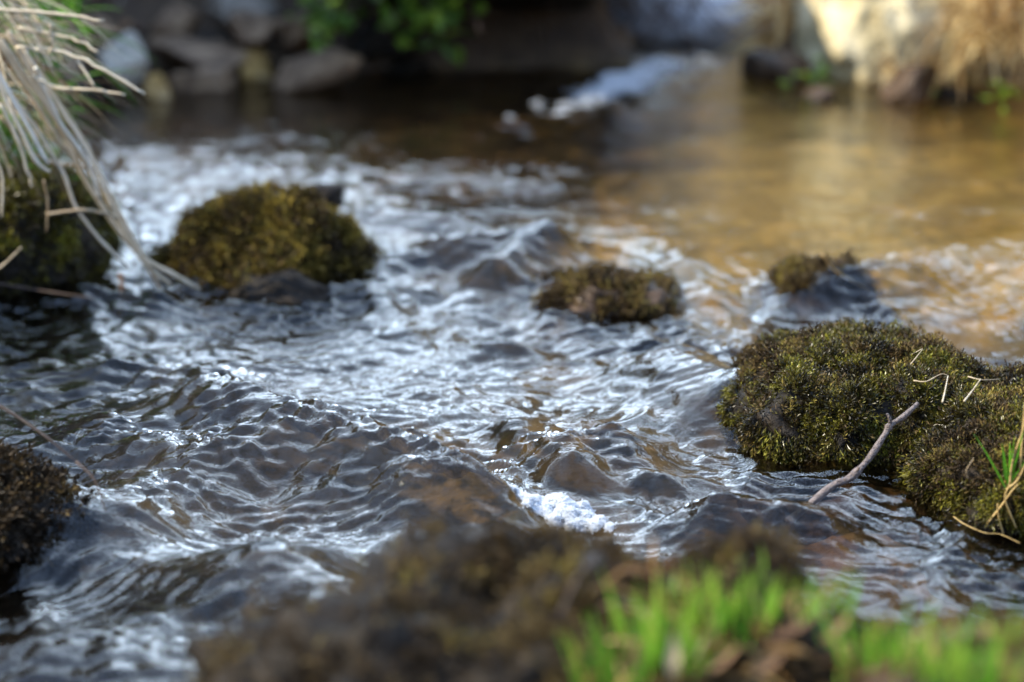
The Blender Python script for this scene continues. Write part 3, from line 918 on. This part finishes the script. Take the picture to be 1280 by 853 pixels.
for i in range(260):
    A = at_y(RNG.uniform(-70, 70), RNG.uniform(60, 230), RNG.uniform(2.42, 2.6))
    A[2] = min(A[2], 0.30)
    bg.blade(A, (RNG.uniform(-0.5, 0.6), RNG.uniform(-0.5, 0.3), RNG.uniform(-0.2, 1)), RNG.uniform(0.04, 0.11), RNG.uniform(0.0012, 0.0024), RNG.uniform(0.3, 1.4), np.clip(RNG.normal(0.3, 0.15), 0, 1))
for i in range(160):
    A = at_y(RNG.uniform(-60, 100), RNG.uniform(-40, 60), RNG.uniform(2.5, 2.8))
    bg.blade(A, (RNG.uniform(-0.3, 0.6), RNG.uniform(-0.5, 0.3), RNG.uniform(-0.2, 1)), RNG.uniform(0.05, 0.12), RNG.uniform(0.0014, 0.0028), RNG.uniform(0.3, 1.4), np.clip(RNG.normal(0.4, 0.15), 0, 1))
o = bg.build('grass_tuft', M['grass'], None, at_y(10, 150, 2.5))
tag(o, 'dark green grass growing behind the dry bleached stems', 'grass')

# ------------------------------------------------------------------ foreground grass and dead leaves
def surf_front(x, y, o=front_rock):
    dx, dy = (x - 0.055) / 0.2, (y - 1.25) / 0.17
    return -0.005 + 0.108 * max(0.0, 1 - abs(dx) ** 2.4 - abs(dy) ** 2.4) ** (1 / 2.4)


def tuft(px, py, y, n, spread, length, label, seed, tone=0.7):
    r = np.random.default_rng(seed)
    base = at_y(px, py, y)
    b = Bag()
    for i in range(int(n * 1.7)):
        q = r.normal(size=2) * spread
        A = base + np.array([q[0], q[1], -0.006])
        b.blade(A, (q[0] / spread * 0.16 + r.normal() * 0.1, q[1] / spread * 0.2 + r.normal() * 0.1, 1), length * r.uniform(0.35, 1.15), r.uniform(0.0006, 0.0012), r.uniform(0.1, 1.2), np.clip(r.normal(tone, 0.22), 0, 1))
    o = b.build('grass_tuft', M['grass'], None, base)
    b = Bag()
    for i in range(max(24, int(n * 0.4))):
        q = r.normal(size=2) * spread * 1.15
        A = base + np.array([q[0], q[1], -0.006])
        b.blade(A, (r.normal() * 0.5, r.normal() * 0.5, 0.8), length * r.uniform(0.3, 0.9), r.uniform(0.0005, 0.0011), r.uniform(0.4, 2.0), np.clip(r.normal(0.35, 0.25), 0, 1))
    if seed != 56:
        b.build('dead_blades', M['rust_straw'], o, base)
    return tag(o, label, 'grass', 'fresh grass tufts in front')


tuft(820, 800, 1.07, 46, 0.014, 0.036, 'bright green grass tuft nearest the middle on the front mossy rock', 51, 0.78)
tuft(915, 765, 1.09, 40, 0.015, 0.031, 'fresh green grass tuft standing between two others on the front rock', 52, 0.76)
tuft(1005, 750, 1.11, 16, 0.012, 0.024, 'thin short grass tuft at the sloping end of the front mossy rock', 53, 0.65)
tuft(765, 850, 1.04, 22, 0.010, 0.03, 'low sparse grass at the lower frame edge beside the curled leaf', 54, 0.6)
tuft(1115, 815, 1.02, 44, 0.014, 0.028, 'green grass tuft on the earthy rock amid brown leaves', 55, 0.76)
tuft(1220, 845, 1.0, 50, 0.016, 0.029, 'green grass tuft in the bottom corner of the earthy rock', 56, 0.74)


def dead_leaf(px, py, y, d, nrm, L_, w, tone, label, curl=0.4):
    p = at_y(px, py, y)
    b = Bag(); b.leaf(p, d, nrm, L_, w, curl, tone)
    o = b.build('dead_leaf', M['dead_leaf'], None, p)
    return tag(o, label, 'leaf', 'dead leaves in front')


dead_leaf(838, 845, 1.03, (0.35, 0.2, 0.9), (-0.6, -0.7, 0.3), 0.021, 0.004, 0.9, 'pale curled dead leaf standing among the front grass', 0.9)
dead_leaf(788, 842, 1.03, (-0.1, 0.2, 0.9), (0.6, -0.5, 0.3), 0.018, 0.0045, 0.5, 'tan dead leaf left of the pale curled one', 0.8)
dead_leaf(885, 840, 1.03, (0.8, 0.3, 0.3), (-0.2, -0.3, 0.8), 0.018, 0.0028, 0.55, 'straw coloured dead leaf right of the pale curled one', 0.6)
dead_leaf(960, 800, 1.05, (0.9, 0.3, 0.1), (0.1, -0.2, 0.9), 0.024, 0.003, 0.15, 'dark brown dead leaf under the grass between the two front rocks', 0.5)
dead_leaf(1030, 800, 1.05, (0.7, 0.4, 0.2), (-0.3, -0.2, 0.8), 0.018, 0.003, 0.45, 'lighter brown dead leaf on the edge of the earthy rock', 0.7)
dead_leaf(1075, 845, 1.0, (0.8, -0.2, 0.1), (0.1, -0.3, 0.8), 0.018, 0.003, 0.2, 'reddish brown dead leaf low on the earthy rock', 0.6)
dead_leaf(940, 845, 1.02, (0.6, 0.5, 0.1), (0.2, -0.3, 0.8), 0.02, 0.003, 0.3, 'flat brown dead leaf at the lower frame edge right of the straw coloured one', 0.5)
dead_leaf(1170, 800, 1.01, (-0.7, 0.3, 0.2), (0.1, -0.3, 0.8), 0.016, 0.003, 0.3, 'brown dead leaf between the two grass tufts of the earthy rock', 0.6)
straw([at_y(700, 770, 1.08), at_y(720, 725, 1.1), at_y(748, 690, 1.13)], 0.0012, 0.6, 'brown stem slanting up out of the front mossy rock', 'root', 'stem', cat='stem')
b = Bag()
for i in range(260):
    px_, py_ = RNG.uniform(740, 1290), RNG.uniform(700, 870)
    yy = RNG.uniform(0.98, 1.16)
    A = at_y(px_, py_, yy)
    if A[0] < 0.15:
        u_ = 1 - (abs(A[0] - 0.03) / 0.2) ** 2.3 - (abs(yy - 1.15) / 0.165) ** 2.3
        zt = 0.134 * max(0, u_) ** (1 / 2.3)
    else:
        u_ = 1 - (abs(A[0] - 0.25) / 0.115) ** 2.3 - (abs(yy - 1.02) / 0.11) ** 2.3
        zt = 0.142 * max(0, u_) ** (1 / 2.3)
    if zt < 0.06:
        continue
    A[2] = zt + 0.004
    b.blade(A, (RNG.normal(), RNG.normal(), RNG.uniform(-0.1, 0.8)), RNG.uniform(0.012, 0.03), RNG.uniform(0.0006, 0.0016), RNG.uniform(0.2, 1), np.clip(RNG.normal(0.22, 0.2), 0, 1))
o = b.build('withered_grass', M['rust_straw'])
o['kind'] = 'stuff'
tag(o, 'withered brown grass bits matted over the front mossy rock and earthy rock', 'dead grass')

# ------------------------------------------------------------------ far bank, left
def far_stone(px0, py0, px1, py1, y, depth, seed, mat, label, name='stone', facets=7, rot=0.0, tilt=0.0, p=3.0, group='stones in the far bank'):
    y = y - 0.07
    c = at_y((px0 + px1) / 2, (py0 + py1) / 2, y)
    w = (px1 - px0) / FPX * y / 2 * 1.12
    h = (py1 - py0) / FPX * y / 2 * 1.12
    o, V, Fa = rock(name, c, (w * 1.1, depth, h * 1.15), seed, M[mat], sub=4, p=p, rough=0.16, facets=facets + 5, rot=rot + 0.35 * math.sin(seed * 2.3), tilt=tilt)
    tag(o, label, 'stone', group)
    return o


far_stone(132, 48, 180, 97, 3.82, 0.05, 61, 'white_rock', 'pale whitish stone in the far bank just right of the dry grass', tilt=0.5)
far_stone(186, 50, 300, 82, 3.95, 0.08, 62, 'tan_rock', 'long grey brown slab forming the upper ledge of the far bank', tilt=0.14)
far_stone(200, 88, 305, 128, 3.90, 0.07, 63, 'tan_rock', 'low wide slab at the waterline under the long ledge slab')
far_stone(330, 66, 448, 112, 3.88, 0.06, 64, 'tan_rock', 'slanting smooth slab at the waterline left of the black hollow', tilt=-0.42)
far_stone(258, -14, 340, 22, 4.05, 0.08, 65, 'grey_rock', 'grey stone with ochre lichen high in the far bank')
far_stone(290, 22, 340, 60, 3.98, 0.05, 66, 'tan_rock', 'blocky brown stone stacked above the ledge slab end', tilt=0.3)
far_stone(300, 70, 345, 120, 3.96, 0.05, 67, 'ochre_rock', 'mossy ochre stone wedged between the two waterline slabs')
far_stone(180, 95, 214, 128, 3.80, 0.03, 68, 'ochre_rock', 'small rusty orange stone at the water beside the low slab')
far_stone(100, 20, 150, 60, 3.95, 0.05, 69, 'tan_rock', 'rounded brown stone above the pale whitish stone')
far_stone(190, 5, 255, 45, 4.05, 0.06, 70, 'tan_rock', 'brown stone left of the lichen stone in the far bank')
far_stone(90, 95, 135, 130, 3.80, 0.04, 71, 'wet_rock', 'dark low stone at the water under the pale stone')
far_stone(420, 20, 520, 70, 4.05, 0.08, 72, 'wet_rock', 'dark shaded stone beneath the leafy bush')
far_stone(460, 70, 560, 118, 4.02, 0.06, 73, 'wet_rock', 'blackish stone in the mouth of the hollow')

for (x0, y0, x1, y1, yy, sd_, mt, lb) in (
        (345, 15, 400, 60, 4.02, 201, 'tan_rock', 'brown stone half under the left edge of the leafy bush'),
        (230, 40, 300, 62, 4.02, 202, 'wet_rock', 'dark flat stone lying on top of the long ledge slab'),
        (60, 60, 105, 105, 3.88, 203, 'tan_rock', 'brown stone half hidden behind the dry grass stems'),
        (150, -10, 200, 25, 4.12, 204, 'grey_rock', 'grey stone at the picture top above the pale whitish stone')):
    far_stone(x0, y0, x1, y1, yy, 0.06, sd_, mt, lb)
b = Bag()
for i in range(900):
    x = RNG.uniform(-1.0, -0.15); y = RNG.uniform(3.7, 4.3)
    z = float(ground_z(np.array([x]), np.array([y]))[0])
    if float(bank_distance(np.array([x]), np.array([y]))[0]) < 0.0:
        continue
    b.leaf((x, y, z + RNG.uniform(0.002, 0.02)), (RNG.normal(), RNG.normal(), RNG.normal() * 0.4), (RNG.normal() * 0.5, -0.5, 1), RNG.uniform(0.015, 0.04), RNG.uniform(0.004, 0.012), 0.3, np.clip(RNG.normal(0.25, 0.25), 0, 1), 3)
o = b.build('leaf_litter', M['dead_leaf'])
o['kind'] = 'stuff'
tag(o, 'brown leaf litter strewn over the shaded far bank among the stones', 'leaf litter')

# earth overhang with roots, added to keep light out of the hollow
o, V, Fa = rock('added_overhang', (-0.03, 4.10, 0.30), (0.27, 0.44, 0.15), 81, M['wet_rock'], sub=5, p=2.6, rough=0.18)
tag(o, 'dark earth overhang added above the hollow to black it out', 'bank')
bg = Bag()
for i in range(70):
    x = RNG.uniform(-0.25, 0.32)
    A = np.array([x, RNG.uniform(3.82, 4.1), RNG.uniform(0.17, 0.24)])
    P = [A, A + np.array([RNG.normal() * 0.02, RNG.normal() * 0.02, -0.05]), A + np.array([RNG.normal() * 0.05, RNG.normal() * 0.03, -RNG.uniform(0.07, 0.14)])]
    bg.tube(smooth_path(P, 4), np.linspace(0.003, 0.001, 9), RNG.uniform(0, 0.7), 5)
bg.build('hanging_roots', M['root'], o, o.location[:])

# leafy bush over the left part
bush = empty('leafy_bush', at_y(490, 0, 3.85))
bl = np.array(bush.location)
bg, br = Bag(), Bag()
for i in range(26):
    A = at_y(RNG.uniform(400, 600), -70, RNG.uniform(3.85, 4.1))
    T_ = at_y(RNG.uniform(375, 610), RNG.uniform(-40, 55) if i > 3 else 60, RNG.uniform(3.62, 3.95))
    mid_ = (A + T_) / 2 + np.array([0, -0.02, 0.03])
    P = smooth_path([A, mid_, T_], 6)
    br.tube(P, np.linspace(0.003, 0.001, len(P)), 0.5, 5)
    for q in range(22):
        t = RNG.uniform(0.3, 1)
        p = P[min(len(P) - 1, int(t * (len(P) - 1)))] + RNG.normal(size=3) * 0.018
        bg.leaf(p, (RNG.normal(), RNG.normal() - 0.4, RNG.normal() * 0.6 - 0.2), (RNG.normal() * 0.5, RNG.normal() * 0.5 - 0.3, 1), RNG.uniform(0.022, 0.042), RNG.uniform(0.008, 0.013), 0.2, np.clip(RNG.normal(0.62, 0.2), 0, 1), 4)
br.build('branches', M['root'], bush, bl)
bg.build('leaves', M['leaf_green'], bush, bl)
tag(bush, 'leafy green bush hanging over the far bank at the top of the picture', 'bush')

# big slick boulder in the hollow, the stones around it
o, V, Fa = rock('boulder', (0.345, 4.42, 0.078), (0.2, 0.2, 0.085), 83, M['slick_rock'], sub=5, p=2.3, rough=0.08, tilt=0.10)
tag(o, 'big smooth blue grey boulder at the back of the dark hollow', 'boulder')
far_stone(735, 35, 800, 80, 4.35, 0.06, 84, 'tan_rock', 'brownish stone at the near end of the blue grey boulder')
far_stone(760, 80, 940, 112, 4.3, 0.08, 85, 'wet_rock', 'dark wet sill the white water spills from')
far_stone(600, 60, 740, 128, 4.25, 0.1, 86, 'wet_rock', 'black rock in deep shade left of the white water')

# ------------------------------------------------------------------ far bank, right
pale, V, Fa = rock('pale_rock', at_y(1102, 32, 3.96), (0.135, 0.16, 0.19), 87, M['pale_rock'], sub=6, p=2.6, rough=0.13, freq=2.4, facets=1, tilt=-0.15, rot=0.35)
tag(pale, 'large sunlit cream rock rising from the golden water', 'rock')
far_stone(1000, 112, 1048, 148, 3.80, 0.04, 89, 'brown_rock', 'small round dark brown stone at the left foot of the large cream rock')
far_stone(1110, 85, 1175, 140, 3.80, 0.05, 90, 'brown_rock', 'brown earthy stone at the right foot of the large cream rock')
far_stone(1165, 110, 1225, 150, 3.82, 0.05, 91, 'wet_rock', 'dark stone under the hanging rusty grass')
far_stone(930, 70, 1010, 130, 3.98, 0.07, 92, 'brown_rock', 'dark brown stone below the rusty grass at the hollow edge')


def hay(name, n, x0, x1, y0, y1, d0, d1, length, dirs, label, seed, tone=0.6, bend=(0.6, 1.6)):
    r = np.random.default_rng(seed)
    b = Bag()
    for i in range(n):
        A = at_y(r.uniform(x0, x1), r.uniform(y0, y1), r.uniform(d0, d1))
        d = np.array(dirs) + r.normal(size=3) * 0.35
        b.blade(A, d, length * r.uniform(0.5, 1.2), r.uniform(0.0012, 0.0026), r.uniform(*bend), np.clip(r.normal(tone, 0.24), 0, 1), 7)
    o = b.build(name, M['rust_straw'], None, at_y((x0 + x1) / 2, (y0 + y1) / 2, (d0 + d1) / 2))
    return tag(o, label, 'grass', 'dry grass on the far bank')


hay('dry_grass_tuft', 520, 1195, 1330, -30, 60, 3.66, 3.9, 0.14, (-0.35, -0.5, 0.3), 'sunlit golden dry grass hanging down at the right edge', 93, 0.62)
hay('dry_grass_tuft', 260, 1180, 1260, -50, 20, 3.9, 4.1, 0.13, (-0.3, -0.5, 0.4), 'dry straw coloured grass above and right of the large cream rock', 94, 0.75)
hay('dry_grass_tuft', 260, 950, 1030, -10, 70, 3.95, 4.1, 0.1, (-0.5, -0.4, 0.15), 'rusty dry grass between the dark hollow and the cream rock', 95, 0.45)
hay('dry_grass_tuft', 160, 1100, 1180, 75, 105, 3.78, 3.86, 0.06, (-0.1, -0.4, 0.3), 'short rusty dry grass on the earthy stone beside the large cream rock', 96, 0.4)


def green_plant(px, py, y, n, spread, size, label, seed, tone=0.8):
    r = np.random.default_rng(seed)
    p = at_y(px, py, y)
    b = Bag()
    for i in range(n):
        q = r.normal(size=3) * spread
        b.leaf(p + q, (q[0] / spread, q[1] / spread - 0.5, r.uniform(-0.2, 0.8)), (r.normal() * 0.4, -0.4, 1), size * r.uniform(0.7, 1.3), size * 0.3, 0.25, np.clip(r.normal(tone, 0.15), 0, 1), 4)
    o = b.build('small_plant', M['leaf_green'], None, p)
    return tag(o, label, 'plant', 'small green plants on the far bank')


green_plant(1012, 98, 3.8, 12, 0.012, 0.022, 'small bright green plant above the round dark brown stone', 101)
green_plant(1150, 130, 3.74, 10, 0.01, 0.02, 'tiny yellow green plant at the waterline beside the dark gap', 102, 0.95)
green_plant(1252, 128, 3.60, 9, 0.014, 0.026, 'green plant at the waterline under the hanging golden grass', 103, 0.8)
green_plant(1215, 12, 4.0, 24, 0.02, 0.03, 'green leaves among the dry grass at the top of the right bank', 104, 0.7)

# ------------------------------------------------------------------ light
SUN_EL = math.radians(40)
sun_h = np.array([-0.97, -0.10]); sun_h /= np.linalg.norm(sun_h)
sd = np.array([sun_h[0] * math.cos(SUN_EL), sun_h[1] * math.cos(SUN_EL), math.sin(SUN_EL)])
from mathutils import Vector
sl = bpy.data.lights.new('sun', 'SUN')
sl.energy, sl.angle, sl.color = 5.0, math.radians(0.53), (1.0, 0.90, 0.72)
so = bpy.data.objects.new('sun', sl); COL.objects.link(so)
so.rotation_euler = Vector(sd).to_track_quat('Z', 'Y').to_euler()
so.location = (-3, 1, 4)

w = bpy.data.worlds.new('World'); scene.world = w
w.use_nodes = True
N, L = w.node_tree.nodes, w.node_tree.links
N.clear()
out = N.new('ShaderNodeOutputWorld'); bgn = N.new('ShaderNodeBackground')
sky = N.new('ShaderNodeTexSky'); sky.sky_type = 'NISHITA'; sky.sun_disc = False
sky.sun_elevation = SUN_EL
sky.sun_rotation = math.atan2(sd[0], sd[1])
sky.air_density, sky.dust_density, sky.ozone_density = 1.3, 0.7, 3.0
tc = N.new('ShaderNodeTexCoord')
cn = N.new('ShaderNodeTexNoise'); cn.inputs['Scale'].default_value = 4.2; cn.inputs['Detail'].default_value = 7; cn.inputs['Roughness'].default_value = 0.6
mp = N.new('ShaderNodeMapping'); mp.inputs['Scale'].default_value = (1, 1, 1.8)
L.new(tc.outputs['Generated'], mp.inputs[0]); L.new(mp.outputs[0], cn.inputs['Vector'])
cr = ramp(N, [(0.40, (0, 0, 0)), (0.58, (1, 1, 1))])
L.new(cn.outputs[0], cr.inputs[0])
# bright cloud added ahead, out of view, so the ripples reflect white
sx = N.new('ShaderNodeSeparateXYZ'); L.new(tc.outputs['Generated'], sx.inputs[0])


def band(sock, a, b):
    mr = N.new('ShaderNodeMapRange'); mr.interpolation_type = 'SMOOTHSTEP'
    mr.inputs[1].default_value, mr.inputs[2].default_value = min(a, b), max(a, b)
    mr.inputs[3].default_value, mr.inputs[4].default_value = (0, 1) if a < b else (1, 0)
    L.new(sock, mr.inputs[0])
    return mr.outputs[0]


def times(p, q):
    m_ = N.new('ShaderNodeMath'); m_.operation = 'MULTIPLY'; L.new(p, m_.inputs[0]); L.new(q, m_.inputs[1])
    return m_.outputs[0]


bank = times(times(band(sx.outputs['Z'], 0.06, 0.2), band(sx.outputs['Z'], 0.98, 0.30)), band(sx.outputs['Y'], 0.35, 0.75))
pm = N.new('ShaderNodeMath'); pm.operation = 'MULTIPLY_ADD'; pm.inputs[1].default_value = 0.94; pm.inputs[2].default_value = 0.06
L.new(bank, pm.inputs[0])
cc = N.new('ShaderNodeMix'); cc.data_type = 'RGBA'
cc.inputs[6].default_value = (2.6, 4.4, 8.5, 1); cc.inputs[7].default_value = (37, 45, 54, 1)
L.new(pm.outputs[0], cc.inputs[0])
mx = N.new('ShaderNodeMix'); mx.data_type = 'RGBA'
L.new(cr.outputs[0], mx.inputs[0]); L.new(sky.outputs[0], mx.inputs[6]); L.new(cc.outputs[2], mx.inputs[7])
L.new(mx.outputs[2], bgn.inputs[0])
bgn.inputs[1].default_value = 0.15
L.new(bgn.outputs[0], out.inputs[0])

# ------------------------------------------------------------------ render settings
scene.view_settings.view_transform = 'Standard'
scene.view_settings.look = 'None'
scene.view_settings.exposure = 0.85
scene.view_settings.gamma = 1.0
scene.view_settings.use_curve_mapping = False
scene.render.engine = 'CYCLES'
cy = scene.cycles
cy.max_bounces, cy.diffuse_bounces, cy.glossy_bounces, cy.transmission_bounces, cy.transparent_max_bounces = 8, 3, 3, 5, 10
cy.caustics_reflective = False
cy.caustics_refractive = False
cy.sample_clamp_indirect = 6.0
cy.use_denoising = True
